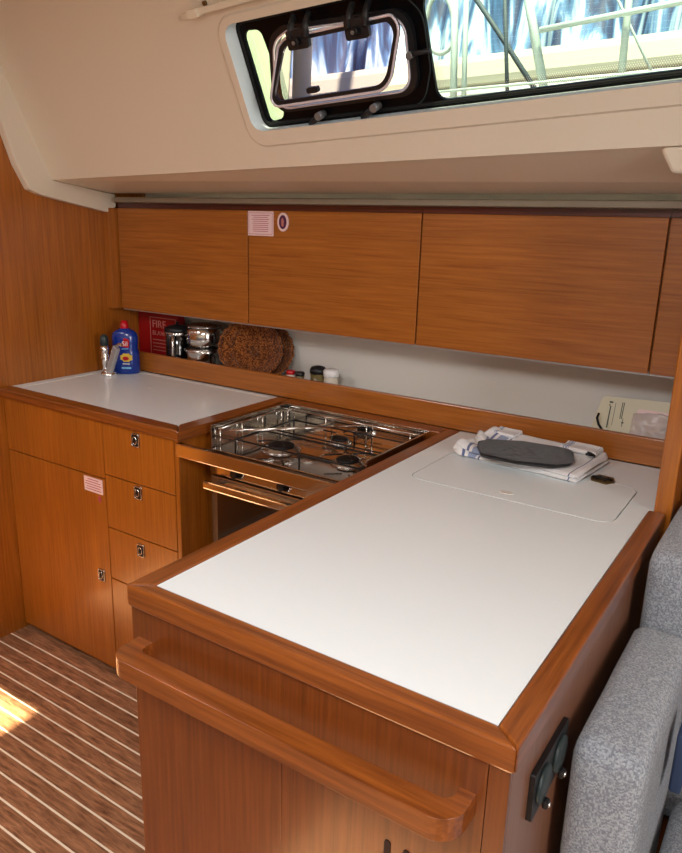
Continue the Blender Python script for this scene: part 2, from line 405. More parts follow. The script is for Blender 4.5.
plate([rpoly([(.93,.09),(1.01,.095),(1.015,.30),(.93,.31)], [.01]*4)], FW+.009, FW+.013, 'pane', M['pane'], w, fr=Pw)
plate([rpoly([(1.39,.098),(2.58,.118),(2.58,.33),(1.39,.315)], [.01]*4)], FW+.009, FW+.013, 'pane', M['pane'], w, fr=Pw)
# rubber gasket round the panel
def line_pts(o, z): return [P((a,b,z)) for a,b in o]
def dedupe(pts):
    out = [pts[0]]
    for p in pts[1:]:
        if (Vector(p)-Vector(out[-1])).length > 1e-4: out.append(p)
    return out
MB().tube(dedupe(line_pts(rpoly([(.930,.095),(2.59,.124),(2.59,.327),(.930,.318)], [.02]*4), FW)), .004, 6, closed=True).build('gasket', M['rubber'], w)
# white dot frit round the long pane
mb = MB(); 
def dot(a, b, r):
    vs = [mb.bm.verts.new(P((a+r*math.cos(k*PI/3), b+r*math.sin(k*PI/3), FW+.0085))) for k in range(6)]; mb.bm.faces.new(vs)
for row in range(6):
    r = .0013-.00013*row
    for i in range(230):
        a = 1.404+(i+.5*(row % 2))*.0042; b = .1105+(a-1.402)*.0174+row*.0034
        if a < 2.3: dot(a, b, r)
for col in range(5):
    r = .0012-.00015*col
    for i in range(50):
        dot(1.4045+col*.0034, .128+(i+.5*(col % 2))*.0034, r)
mb.build('dot_border', M['offwhite'], w)
# round-cornered opening port let into the panel
ring_o = rpoly([(.962,.108),(1.388,.116),(1.405,.29),(1.33,.318),(1.05,.31),(1.0,.29)], [.03,.06,.06,.05,.05,.04])
pf_o = rpoly([(.972,.119),(1.370,.126),(1.380,.287),(1.06,.297),(1.018,.28)], [.035,.045,.045,.03,.05])
port = plate([pf_o, port_h], FW-.012, FW, 'port_frame', M['blackmat'], w, fr=Pw, bevel=.002)
MB().tube(dedupe(line_pts(port_h, FW-.013)), .0028, 6, closed=True).build('bright_edge', M['bright'], port)
MB().tube(dedupe(line_pts(rpoly([(1.20,.098),(1.37,.101),(1.398,.17),(1.40,.27),(1.36,.312)], [.0,.05,.05,.05,.0]), FW-.001)), .0015, 6).build('seam', M['darkgreen'], port)
# hinged lens, swung a little into the cabin
ang = .16
lens_root = w
def lens_f(q):
    # hinge line along s at t=.283; the lens hangs from it, its lower edge nearer the cabin
    dtt = q[1]-.283; off = (FW-.030)+(q[2] if len(q) > 2 else 0)
    return P((q[0], .283+dtt*math.cos(ang), off+dtt*math.sin(ang)*.55))
lo = rpoly([(1.000,.142),(1.325,.150),(1.372,.270),(1.350,.283),(1.085,.276),(1.062,.262)], [.018,.05,.03,.02,.03,.03])
li = rpoly([(1.012,.153),(1.315,.160),(1.358,.262),(1.340,.272),(1.092,.266),(1.072,.252)], [.014,.045,.025,.015,.025,.025])
lens = plate([lo, li], -.008, 0, 'port_lens', M['blackmat'], w, fr=lens_f, bevel=.0015); lens['label'] = 'open hinged lens of the small port'
plate([li], -.005, -.002, 'pane', M['smoke'], lens, fr=lens_f)
MB().tube(dedupe([lens_f((a,b,-.009)) for a,b in lo]), .0030, 6, closed=True).build('bright_rim', M['bright'], lens)
plate([rrect(1.12,1.15,.163,.175,.005)], -.016, -.005, 'knob', M['blackmat'], lens, fr=lens_f)
for hs in (1.128, 1.278):
    h = MB()
    for a in (-.020, .020):
        h.tube([P((hs+a,.312,.012)), P((hs+a,.298,-.008)), P((hs+a,.272,-.022))], .0065, 8)
    h2 = h.build('hinge', M['blackmat'], w)
    plate([rrect(hs-.030, hs+.026, .252, .290, .006)], -.020, -.010, 'hinge_plate', M['blackmat'], h2, fr=lens_f, bevel=.001)
    MB().cyl(lens_f((hs-.002,.268,-.018)), lens_f((hs-.002,.268,-.034)), .009, 16).build('bolt', M['darkmetal'], h2)
    MB().cyl(lens_f((hs-.002,.268,-.034)), lens_f((hs-.002,.268,-.036)), .004, 12).build('bolt_head', M['bolt'], h2)
for a, b, e in ((1.112,.108,(-.030,-.016)), (1.262,.113,(-.036,-.018))):
    d = MB().tube([P((a+e[0],b+e[1],FW-.022)), P((a+e[0]*.4,b+e[1]*.4,FW-.024)), P((a,b,FW-.020))], [.006,.007,.007], 10).build('dog_lever', M['blackmat'], w)
    MB().cyl(P((a,b,FW-.004)), P((a,b,FW-.030)), .0085, 16).build('pivot', M['bolt'], d)
d = MB().tube([P((1.372,.205,FW-.016)), P((1.39,.2055,FW-.017)), P((1.413,.206,FW-.016))], [.006,.005,.004], 10).build('dog_lever', M['blackmat'], w)
MB().cyl(P((1.366,.203,FW-.002)), P((1.366,.203,FW-.024)), .007, 16).build('pivot', M['bolt'], d)

# blind rail above the window
b0 = P((.845,.356,-.012)); b1 = P((2.6,.385,-.012))
r = empty('blind_rail', b0, 'cream blind rail with an end cap mounted above the window', 'rail')
plate([[(.862,.3535),(2.6,.390),(2.6,.408),(.862,.3665)]], -.018, 0, 'rail', M['cream'], r, fr=P, bevel=.002)
plate([rrect(.842,.872,.350,.367,.004)], -.026, 0, 'end_cap', M['cream'], r, fr=P, bevel=.002)
MB().cyl(P((.885,.372,0)), P((.885,.372,-.006)), .005, 12).build('screw', M['brass'], r)
plate([rrect(.80,.842,.349,.360,.004)], -.004, 0, 'foot', M['cream'], r, fr=P, bevel=.001)

# ================================================================== LOCKERS ALONG THE HULL
YC = 1.768
LOC = [(-2.115,-1.517,'first'), (-1.517,-.919,'second'), (-.919,-.312,'third'), (-.312,.30,'last')]
labels = ['wooden overhead locker at the far left, next to the bulkhead', 'wooden overhead locker with a pale sticker and round badge on its door',
          'wide wooden overhead locker above the peninsula, without stickers', 'wooden overhead locker cut by the right edge above the booklet', 'wooden overhead locker beyond the post, above the settee']
locks = []
for (x0, x1, _), lb in zip(LOC, labels):
    r = empty('overhead_locker', ((x0+x1)/2, YC, -.311), lb, 'locker', 'row of overhead lockers')
    body = MB().box(x0+.0005, x1-.0005, YC+.019, YB-.001, -.306, .034).build('body', M['wx'], r)
    dr = MB().box(x0+.0022, x1-.0022, YC, YC+.018, -.311, .036).build('door', M['wx'], r, bevel=.0015)
    locks.append((r, dr))
    MB().box(x0+.0005, x1-.0005, YC+.004, YC+.030, .0365, .053).build('gap_shade_strip', M['dark'], r)  # dark strip painted as the shaded gap between locker tops and lip
    MB().box(x0+.001, x1-.001, YC+.008, YC+.030, -.3155, -.3065).build('light_strip', M['greymetal'], r)
tag(MB().box(XL, -2.116, YC-.035, YC+.02, -.311, .036).build('trim_locker_end', M['wz'], bevel=.002), kind=BULK)
dr = locks[1][1]
def wall_fr(x, z, y=YC): return lambda q: Vector((x+q[0], y-q[2], z+q[1]))
s = plate([rrect(-.050,.050,-.036,.036,.002)], .0002, .0008, 'sticker', M['stickerw'], dr, fr=wall_fr(-1.466,-.002)); s['label'] = 'square pale pink sticker with fine print'
mb = MB()
for i in range(9):
    wv = .036-.008*abs(math.sin(i*1.7)); zz = .024-i*.0058
    mb.box(-1.466-wv, -1.466+wv, YC-.0016, YC-.0009, -.002+zz-.0009, -.002+zz+.0007)
for (a,b,c,d_) in ((-.046,.046,.0305,.0315),(-.046,.046,-.0315,-.0305),(-.046,-.0452,-.0305,.0305),(.0452,.046,-.0305,.0305)):
    mb.box(-1.466+a,-1.466+b,YC-.0016,YC-.0009,-.002+c,-.002+d_)
mb.build('fine_print', M['stickerr'], s)
bd = plate([[(.021*math.cos(k*PI/16), .027*math.sin(k*PI/16)) for k in range(32)]], .0002, .0030, 'badge', M['stickerw'], dr, fr=wall_fr(-1.379,.004)); bd['label'] = 'round badge with a dark centre'
plate([[(.014*math.cos(k*PI/16), .020*math.sin(k*PI/16)) for k in range(32)]], .003, .0036, 'badge_centre', M['purple'], bd, fr=wall_fr(-1.379,.004))
plate([rpoly([(-.004,-.012),(.003,-.013),(.005,.002),(.001,.013),(-.005,.008)], .002, 3)], .0036, .0042, 'badge_figure', M['pinkp'], bd, fr=wall_fr(-1.379,.004))

# shelf and fiddle rail below the lockers
SH = -.500
tag(MB().box(XL+.001, -.2145, YC+.0155, YB-.001, SH-.02, SH-.0002).build('hull_shelf', M['wallwhite'], None, base=(-1.17,1.85,SH-.02)), 'white shelf behind the long wooden fiddle board, under the lockers', 'shelf')
tag(MB().box(XL+.001, -.2145, YC, YC+.015, -.5285, -.461).build('fiddle_rail', M['wx'], None, base=(-1.17,YC,-.5285), bevel=.003), 'long low wooden fiddle board running behind both worktops and the stove', 'rail')

# ================================================================== LEFT GALLEY UNIT
LX0, LX1, LY = XL+.002, -1.345, 1.286
FY = 1.300
CT = -.530
lc = empty('galley_cabinet', (-1.74, 1.5, -1.39), 'wooden galley cabinet at far left with one tall door and a drawer stack', 'cabinet')
MB().box(LX0, LX1-.0155, FY+.019, YC-.02, -1.355, -.5625).build('body', M['wz'], lc)
MB().box(LX0, LX1-.02, FY+.04, YC-.03, -1.389, -1.355).build('toe_kick', M['gap'], lc)
MB().box(-1.3745, LX1-.015, FY, FY+.0185, -1.37, -.5585).build('stile', M['wz'], lc, bevel=.001)
dcol = MB().box(LX0+.002, -1.6685, FY, FY+.0185, -.7345, -.5605).build('fascia', M['wz'], lc, bevel=.0015)
door = MB().box(LX0+.002, -1.6685, FY, FY+.0185, -1.372, -.7375).build('door', M['wz'], lc, bevel=.0015)
def latch(x, z, parent, y=FY):
    o = plate([rrect(-.013,.013,-.017,.017,.006)], 0, .004, 'latch', M['chrome'], parent, fr=wall_fr(x, z, y), bevel=.001); o['label'] = 'chrome push-button latch'
    return o
def latch2(x, z, parent, y=FY):
    mb = MB()
    pts = lambda k, d: [(x+a, y-d, z+b) for a,b in rrect(-.0155*k,.0155*k,-.0205*k,.0205*k,.006*k)]
    mb.loft([pts(1,0), pts(1,.003), pts(.88,.0045), pts(.80,.0035), pts(.78,.001)])
    o = mb.build('latch', M['steelb'], parent, recalc=True); o['label'] = 'chrome framed push-button latch'
    b_ = MB(); b_.loft([pts(.82,.0026), pts(.4,.0027), pts(.02,.0028)])
    q = lambda k, d: (x, y-d, z)
    b_.lathe([(0,.006),(.0075,.0058),(.0085,.005),(.0085,.001)], (x, y, z-.002), axis=(0,-1,0), n=20)
    b2 = b_.build('button', M['darkmetal'], parent); b2.parent = parent
    c_ = MB().tube([(x+.0075*math.cos(t*PI/8), y-.005, z+.011*math.sin(t*PI/8)) for t in range(16)], .0011, 6, closed=True).build('ring', M['chrome'], parent)
    return o
latch2(-1.71, -1.057, door)
zs = [(-.7185,-.5605),(-.8845,-.7215),(-1.0515,-.8875),(-1.372,-1.0545)]
for i, (a, b) in enumerate(zs):
    d = MB().box(-1.6655, -1.3775, FY, FY+.0185, a, b).build('drawer', M['wz'], lc, bevel=.0015)
    if i < 3: latch2(-1.526, (-.590, -.745, -.923)[i], d)
    else: latch2(-1.526, -1.10, d)
# stickers on the tall door
s = plate([rrect(-.042,.042,-.023,.023,.001)], .0002, .0008, 'sticker', M['stickerw'], door, fr=wall_fr(-1.722,-.766, FY)); s['label'] = 'white rectangular sticker with lines of print'
mb = MB()
for i in range(5):
    wv = (.024,.034,.036,.030,.034)[i]; zz = -.766+.016-i*.0078
    mb.box(-1.722-wv, -1.722+wv, FY-.0016, FY-.0009, zz-.0009, zz+.0009)
mb.build('fine_print', M['stickerr'], s)
s = plate([rpoly([(-.006,.010),(.006,.010),(.005,-.006),(0,-.012),(-.005,-.006)], .002, 3)], .0002, .0012, 'badge', M['stickerr'], door, fr=wall_fr(-1.697,-.806, FY)); s['label'] = 'small red drop-shaped badge'

lw = empty('worktop', (-1.74, 1.53, CT-.035), 'small white worktop with a wooden edge on the far left cabinet', 'worktop')
MB().box(LX0, -1.390, LY+.045, YC-.0005, CT-.0275, CT-.0005).build('white_top', M['worktop'], lw)
# finger-hole plugs of the sink cover
MB().lathe([(0,.0008),(.006,.0008),(.008,0),(.008,-.001)], (-1.80,1.60,CT), n=20).build('finger_hole', M['wallwhite'], lw)
MB().tube([(-2.11,1.36,CT-.0002),(-2.11,1.745,CT-.0002),(-1.41,1.745,CT-.0002)], .0009, 4).build('cover_seam', M['wallwhite'], lw)
def edge(poly, z0, z1, name, mat, parent, bev=.005):
    return plate([poly], z0, z1, name, mat, parent, bevel=bev)
edge([(LX0,LY),(LX1,LY),(LX1-.046,LY+.046),(LX0,LY+.046)], CT-.0275, CT+.0015, 'edge_trim', M['solx'], lw)
edge([(LX1,LY+.0003),(LX1,YC-.001),(LX1-.0455,YC-.001),(LX1-.0455,LY+.0464)], CT-.0275, CT+.0015, 'edge_trim', M['soly'], lw)

# ---- faucet and bottle
fx, fy = -2.052, 1.645
fa = empty('faucet', (fx, fy, CT), 'small folding chrome faucet beside the blue bottle', 'faucet')
MB().lathe([(.0,0),(.028,0),(.028,.006),(.024,.012),(.018,.014),(0,.014)], (fx, fy, CT), n=28).build('base', M['chrome'], fa)
MB().lathe([(.010,0),(.009,.02),(.013,.03),(.014,.06),(.011,.066),(.014,.070),(.014,.092),(0,.092)], (fx-.012, fy-.004, CT+.012), n=20).build('stem', M['chrome'], fa)
MB().lathe([(.014,0),(.015,.015),(.013,.030),(.007,.038),(0,.040)], (fx-.012, fy-.004, CT+.104), n=20).build('knob', M['darkgreen'], fa)
a, b = Vector((fx+.010, fy-.008, CT+.012)), Vector((fx+.062, fy-.012, CT+.108))
dv = (b-a).normalized(); sv = Vector((dv.z,0,-dv.x)); 
sp = MB(); yv = Vector((0,1,0)); w2 = .0125
sp.hexa([a+sv*w2+yv*.008, a-sv*w2+yv*.008, a-sv*w2-yv*.008, a+sv*w2-yv*.008], [b+sv*w2+yv*.008, b-sv*w2+yv*.008, b-sv*w2-yv*.008, b+sv*w2-yv*.008])
sp.build('spout', M['greymetal'], fa, bevel=.004)
nb = MB().tube([b-sv*.004, b+Vector((.020,-.004,.012)), b+Vector((.032,-.004,.010))], [.006,.005,.006], 10).build('nozzle', M['chrome'], fa)

bx, by = -2.040, 1.712
bo = empty('dish_soap_bottle', (bx, by, CT), 'blue dish soap bottle with a red cap in the corner by the faucet', 'bottle')
aw = math.radians(34)     # faces the camera
def bfr(u, v, w_):        # label frame on the bottle's front
    return Vector((bx, by, CT))+Vector((math.cos(aw)*u+math.sin(aw)*w_, math.sin(aw)*u-math.cos(aw)*w_, v))
def ell(p, z_, rot=aw):
    rx, ry = p; rx *= 1.22; ry *= 1.1; return [Vector((bx,by,CT+z_))+Vector((math.cos(rot)*rx*math.cos(t)-math.sin(rot)*ry*math.sin(t), math.sin(rot)*rx*math.cos(t)+math.cos(rot)*ry*math.sin(t), 0)) for t in [2*PI*k/36 for k in range(36)]]
pr = [((.001,.001),0),((.036,.024),0),((.040,.027),.004),((.040,.027),.05),((.039,.026),.075),((.036,.025),.088),((.037,.025),.100),((.038,.025),.125),((.035,.023),.142),((.026,.019),.152),((.016,.015),.157),((.014,.014),.160),((.001,.001),.160)]
MB().loft([ell(p, z_) for p, z_ in pr]).build('body', M['blueb'], bo)
MB().lathe([(.014,.159),(.015,.161),(.015,.172),(.013,.176),(.010,.186),(0,.187)], (bx, by, CT), n=24).build('cap', M['redcap'], bo)
def lab(pts, name, mat, d=.0298): return plate([pts], 0, .0006, name, M[mat], bo, fr=lambda q: bfr(q[0], q[1], d+q[2]))
lab(rpoly([(-.006,.098),(.021,.094),(.022,.124),(.004,.130)], .006), 'logo_patch', 'redcap', .0283)
lettering('Sil', .024, .0003, 'lettering', M['white'], bo, lambda q: bfr(q[0]-.004, q[1]+.101, .0292+q[2]))
lab(rpoly([(-.006,.088),(.018,.090),(.018,.093),(-.006,.091)], .001, 2), 'label_line', 'cyan', .0280)
lab([(.010+.020*math.cos(k*PI/8)*(1+.18*(k % 2)), .060+.014*math.sin(k*PI/8)*(1+.2*(k % 2))) for k in range(16)], 'label_flower', 'yellow')
lab([(.008+.011*math.cos(k*PI/6), .057+.007*math.sin(k*PI/6)) for k in range(12)], 'label_fruit', 'redcap', .0305)
lab(rpoly([(-.008,.020),(.026,.020),(.026,.026),(-.008,.026)], .002, 2), 'label_line', 'cyan')
lab(rpoly([(-.004,.036),(.022,.036),(.022,.039),(-.004,.039)], .001, 2), 'label_line', 'white')

# ---- things standing on the shelf
fb = empty('fire_blanket_case', (-2.02, 1.86, SH), 'red fire blanket case standing at the left end of the shelf', 'fire blanket')
MB().box(-2.143, -1.935, 1.865, 1.905, SH, -.322).build('case', M['firered'], fb, bevel=.004)
fb_fr = lambda x, z: (lambda q: Vector((x+q[0], 1.8645-q[2], z+q[1])))
plate([rrect(-2.078,-1.942,-.485,-.345,.002), rrect(-2.075,-1.945,-.482,-.348,.002)], 0, .0008, 'border', M['pinkp'], fb, fr=fb_fr(0,0))
lettering('FIRE', .040, .0004, 'lettering', M['pinkp'], fb, fb_fr(-2.067,-.384))
lettering('BLANKET', .0245, .0004, 'lettering', M['pinkp'], fb, fb_fr(-2.067,-.412))
mb = MB()
for i in range(4): mb.box(-2.065, -1.965, 1.8637, 1.8645, -.430-i*.013, -.427-i*.013)
mb.build('fine_print', M['pinkp'], fb)
jx, jy = -1.905, 1.835
pj = empty('french_press', (jx, jy, SH), 'black coffee press with a steel band and handle beside the fire blanket case', 'coffee press')
MB().lathe([(0,0),(.042,0),(.044,.006),(.043,.03),(.043,.115),(.040,.118),(.0,.118)], (jx,jy,SH), n=32).build('jug', M['blackglass'], pj)
MB().lathe([(.044,0),(.046,.004),(.046,.014),(.030,.022),(.006,.026),(.005,.036),(0,.036)], (jx,jy,SH+.118), n=32).build('lid', M['blackmat'], pj)
MB().lathe([(.0435,.0),(.0450,.002),(.0450,.010),(.0435,.012)], (jx,jy,SH+.108), n=32).build('steel_band', M['steel'], pj)
MB().tube([(jx+.025,jy-.036,SH+.112),(jx+.034,jy-.056,SH+.108),(jx+.036,jy-.060,SH+.07),(jx+.034,jy-.056,SH+.03),(jx+.026,jy-.036,SH+.022)], .0055, 10).build('handle', M['steel'], pj)
# stacked pots
px, py = -1.785, 1.845
p1 = empty('steel_pot', (px, py, SH), 'polished steel pot, the lower one of the stacked pair on the shelf', 'pot', 'stacked steel pots')
MB().lathe([(0,0),(.046,0),(.052,.006),(.066,.045),(.068,.062),(.070,.066),(.066,.068),(.062,.064),(.048,.012),(0,.008)], (px,py,SH), n=40).build('body', M['steel'], p1)
MB().lathe([(.0675,0),(.070,.003),(.050,.010),(.0,.012)], (px,py,SH+.066), n=40).build('lid', M['steelb'], p1)
MB().tube([(px+.060,py-.02,SH+.055),(px+.080,py-.035,SH+.050),(px+.078,py-.034,SH+.020),(px+.056,py-.02,SH+.018)], .0045, 8).build('handle', M['darkmetal'], p1)
p2 = empty('steel_pot', (px+.002, py, SH+.079), 'polished round steel pot with lid, upper one of the stacked pair', 'pot', 'stacked steel pots')
MB().lathe([(0,0),(.050,0),(.060,.010),(.065,.030),(.062,.055),(.056,.066),(.054,.068),(0,.068)], (px+.002,py,SH+.079), n=40).build('body', M['steel'], p2)
MB().lathe([(.060,0),(.060,.004),(.045,.012),(.012,.016),(0,.016)], (px+.002,py,SH+.147), n=40).build('lid', M['steelb'], p2)
MB().tube([(px+.058,py-.02,SH+.130),(px+.082,py-.035,SH+.132),(px+.084,py-.036,SH+.100),(px+.060,py-.02,SH+.095)], .0045, 8).build('handle', M['darkmetal'], p2)
# wicker baskets leaning on each other
def basket(name, cx, cy, cz, R, tilt, turn, label, depth=.06):
    r = empty(name, (cx, cy, SH), label, 'basket', 'wicker baskets on the shelf')
    ax = Vector((math.sin(turn)*math.cos(tilt), -math.cos(turn)*math.cos(tilt), math.sin(tilt)))
    q = Vector((0,0,1)).rotation_difference(ax); c = Vector((cx,cy,cz))
    NR, NA = 18, 144
    mb = MB(); rings = []
    def pt(j, k, inside):
        t = j/NR; rad = R*(t*.99+.01); h = -depth+depth*max(0,(t-.35)/.65)**1.6
        wv = .0026*math.cos(k*PI/2+PI*(j % 2))*(1 if j else 0)
        return c+q @ Vector((rad*1.18*math.cos(2*PI*k/NA), rad*math.sin(2*PI*k/NA), h+wv-(.006 if not inside else 0)))
    for inside in (True, False):
        rings = [[mb.bm.verts.new(pt(j, k, inside)) for k in range(NA)] for j in range(NR+1)]
        for a_, b_ in zip(rings, rings[1:]):
            for k in range(NA): f = mb.bm.faces.new((a_[k], a_[(k+1) % NA], b_[(k+1) % NA], b_[k])); f.smooth = True
        mb.bm.faces.new(rings[0])
    mb.build('bowl', M['wicker'], r)
    pts = [c+q @ Vector(((R+.002*math.cos(k*PI/2))*1.18*math.cos(2*PI*k/96), (R+.002*math.cos(k*PI/2))*math.sin(2*PI*k/96), .001+.002*math.sin(k*PI/2))) for k in range(96)]
    MB().tube(pts, .0050, 6, closed=True).build('braided_rim', M['wicker'], r)
basket('wicker_basket', -1.572, 1.840, SH+.0935, .0965, .42, .30, 'round woven wicker basket on its side, in front of a second basket', .04)
basket('wicker_basket', -1.545, 1.868, SH+.0915, .0950, .42, .30, 'round woven wicker basket half hidden behind the other basket', .03)
# jars and mills
for jx_, mt, lid, lb in ((-1.385, 'offwhite', 'redcap', 'small white jar with a red lid just right of the baskets'), (-1.350, 'khaki', 'blackmat', 'small jar with a dark lid left of the pepper mill')):
    j = empty('spice_jar', (jx_, 1.82, SH), lb, 'jar', 'spice jars on the shelf')
    MB().lathe([(0,0),(.014,0),(.015,.003),(.015,.034),(.012,.038),(0,.038)], (jx_,1.82,SH), n=20).build('glass', M[mt], j)
    MB().lathe([(.0145,.037),(.0155,.039),(.0155,.047),(.013,.049),(0,.049)], (jx_,1.82,SH), n=20).build('lid', M[lid], j)
m_ = empty('pepper_mill', (-1.300, 1.85, SH), 'pepper mill with a black top and brownish glass body', 'mill')
MB().lathe([(0,0),(.023,0),(.024,.003),(.024,.045),(0,.045)], (-1.300,1.85,SH), n=28).build('body', M['khaki'], m_)
MB().lathe([(.022,.045),(.0265,.047),(.0265,.058),(.022,.066),(.010,.070),(0,.071)], (-1.300,1.85,SH), n=28).build('top', M['blackmat'], m_)
m_ = empty('salt_shaker', (-1.250, 1.85, SH), 'clear white-capped salt shaker standing right of the pepper mill', 'shaker')
MB().lathe([(0,0),(.022,0),(.024,.004),(.022,.042),(0,.042)], (-1.250,1.85,SH), n=28).build('body', M['offwhite'], m_)
MB().lathe([(.0225,.042),(.025,.044),(.025,.060),(.021,.065),(0,.066)], (-1.250,1.85,SH), n=28).build('cap', M['white'], m_)
# booklet, film and cable
bk = empty('booklet', (-.36, 1.88, SH), 'pale yellow-green booklet leaning on the hull wall at the right end of the shelf', 'booklet')
bkf = lambda q: Vector((q[0], 1.868+.035*(q[1]+.50)/.11-q[2], q[1]))
plate([rpoly([(-.452,-.497),(-.222,-.497),(-.222,-.397),(-.432,-.405)], [.002,.002,.006,.010])], 0, .006, 'pages', M['offwhite'], bk, fr=bkf)
cov = plate([rpoly([(-.450,-.498),(-.220,-.498),(-.220,-.395),(-.434,-.403)], [.002,.002,.006,.012])], .006, .0072, 'cover', M['paper'], bk, fr=bkf)
mb = MB()
def bar(x0,x1,z0,z1):
    mb.hexa([bkf((x0,z0,.0073)),bkf((x1,z0,.0073)),bkf((x1,z1,.0073)),bkf((x0,z1,.0073))],[bkf((x0,z0,.0078)),bkf((x1,z0,.0078)),bkf((x1,z1,.0078)),bkf((x0,z1,.0078))])
bar(-.412,-.409,-.478,-.424); bar(-.415,-.406,-.417,-.413); bar(-.384,-.382,-.452,-.412); bar(-.380,-.378,-.452,-.412); bar(-.400,-.3990,-.470,-.415)
bar(-.4145,-.412,-.424,-.420); bar(-.378,-.372,-.462,-.459); bar(-.376,-.3745,-.470,-.450)
mb.build('print', M['print'], cov)
plate([rrect(-.345,-.235,-.482,-.422,.006)], .0073, .0078, 'panel_print', M['stickerw'], cov, fr=bkf)
mb = MB()
def film(u, v):
    x = -.352+u*.13; z = -.499+v*.075*(1-.25*abs(u-.5)); 
    return Vector((x, 1.846+.030*v+.007*noise.noise(Vector((x*50, z*50, 3))), z+.004*noise.noise(Vector((x*40, 2, z*30)))))
mb.grid(film, 24, 14)
pf = mb.build('plastic_bag', M['plastic_film'], None, base=(-.29,1.855,SH)); tag(pf, 'crumpled clear plastic bag in front of the booklet', 'bag')
md = pf.modifiers.new('s', 'SOLIDIFY'); md.thickness = .0012
cb = MB().tube([(-.428,1.845,-.438),(-.430,1.840,-.450),(-.424,1.838,-.466),(-.412,1.838,-.480),(-.396,1.842,-.494),(-.37,1.845,-.4965)], .003, 8).build('cable', M['rubber'], None, base=(-.40,1.84,SH))
tag(cb, 'short black cable end curling up in front of the booklet', 'cable')

# ================================================================== STOVE
SX0, SX1, SY0, SY1 = -1.322, -.832, 1.385, 1.712
HZ = -.592
st = empty('gimballed_stove', (-1.08, 1.55, -1.05), 'stainless steel three-burner boat stove with oven between the two worktops', 'stove')
MB().box(SX0, SX1, SY0+.012, SY1, -1.05, HZ-.002).build('body', M['steelb'], st, bevel=.003)
MB().box(SX0, SX1, SY0-.006, SY1, HZ-.003, HZ).build('hob_plate', M['steel'], st, bevel=.0015)
mb = MB()
mb.box(SX0-.004, SX0+.001, SY0, SY1+.004, HZ-.004, CT+.001)
mb.box(SX1-.001, SX1+.004, SY0, SY1+.004, HZ-.004, CT+.001)
mb.box(SX0-.004, SX1+.004, SY1-.001, SY1+.004, HZ-.004, CT+.001)
mb.build('spill_guard', M['steel'], st, bevel=.001)
MB().box(SX0+.004, SX1-.004, SY0-.012, SY0+.010, HZ-.068, HZ-.006).build('control_panel', M['steel'], st, bevel=.002)
for kx in (-1.215, -1.06, -.93):
    k = MB().lathe([(.017,0),(.017,.003),(.013,.005),(.012,.020),(.010,.023),(0,.023)], (kx, SY0-.012, HZ-.046), axis=(0,-1,0), n=24).build('control_knob', M['blackmat'], st)
    MB().lathe([(.019,0),(.020,.001),(.019,.0025),(.0175,.003)], (kx, SY0-.012, HZ-.046), axis=(0,-1,0), n=24).build('bezel', M['chrome'], k)
od = MB().box(SX0+.004, SX1-.004, SY0-.010, SY0+.010, -1.03, HZ-.074).build('oven_door', M['steelb'], st, bevel=.003)
MB().box(SX0+.03, SX1-.03, SY0-.013, SY0-.0095, -1.0, HZ-.115).build('oven_glass', M['blackglass'], od)
MB().box(SX0+.010, SX1-.010, SY0-.052, SY0-.034, HZ-.102, HZ-.078).build('oven_handle', M['steel'], od, bevel=.006, seg=3)
for hx in (SX0+.04, SX1-.04): MB().box(hx-.006, hx+.006, SY0-.036, SY0-.009, HZ-.095, HZ-.085).build('handle_bracket', M['steelb'], od)
def burner(x, y, r):
    b_ = MB().lathe([(r*1.25,0),(r*1.22,.003),(r*1.05,.005),(r*1.0,.007),(r*.92,.009),(0,.009)], (x,y,HZ), n=36).build('burner', M['steelb'], st)
    MB().lathe([(r*.80,.009),(r*.84,.010),(r*.82,.014),(r*.6,.016),(0,.016)], (x,y,HZ), n=36).build('burner_cap', M['darkmetal'], b_)
burner(-1.165, 1.490, .044); burner(-1.075, 1.645, .028); burner(-.955, 1.500, .036)
# black wire pan grid
gz = HZ+.026
mb = MB()
for y_ in (1.418, 1.535, 1.560, 1.680): mb.tube([(-1.265,y_,gz),(-.865,y_,gz)], .0024, 6)
for x_ in (-1.265,-.865): mb.tube([(x_,1.418,gz),(x_,1.680,gz)], .0024, 6)
for (x_, y_, r_) in ((-1.165,1.49,.042),(-.955,1.50,.032)):
    for k in range(4):
        a_ = k*PI/2+PI/4; c_, s_ = math.cos(a_), math.sin(a_)
        mb.tube([(x_+c_*r_*.45,y_+s_*r_*.45,gz),(x_+c_*.062,y_+s_*.062,gz)], .002, 6)
for (x_, y_) in ((-1.075,1.645),):
    for k in range(4):
        a_ = k*PI/2; c_, s_ = math.cos(a_), math.sin(a_)
        mb.tube([(x_+c_*.014,y_+s_*.014,gz),(x_+c_*.06,y_+s_*.05,gz)], .002, 6)
for x_ in (-1.265,-1.05,-.865):
    for y_ in (1.418,1.68): mb.tube([(x_,y_,gz),(x_,y_,HZ)], .0024, 6)
mb.build('pan_grid', M['darkmetal'], st)
# chrome pot-holder rails
mb = MB(); rz = HZ+.050
mb.tube([(-1.312,1.40,rz),(-1.312,1.695,rz)], .0028, 8); mb.tube([(-1.312,1.695,rz),(-.845,1.695,rz)], .0028, 8)
mb.tube([(-1.290,1.42,rz-.004),(-1.13,1.60,rz-.004),(-1.12,1.68,rz-.004)], .0025, 8)
for i in range(4): mb.tube([(-1.312,1.41+i*.09,rz),(-1.312,1.41+i*.09,HZ)], .0022, 6)
for i in range(4): mb.tube([(-1.300+i*.14,1.695,rz),(-1.300+i*.14,1.695,HZ)], .0022, 6)
mb.tube([(-1.24,1.44,rz),(-1.02,1.69,rz)], .0025, 8)
mb.build('pot_holder_rail', M['steel'], st)
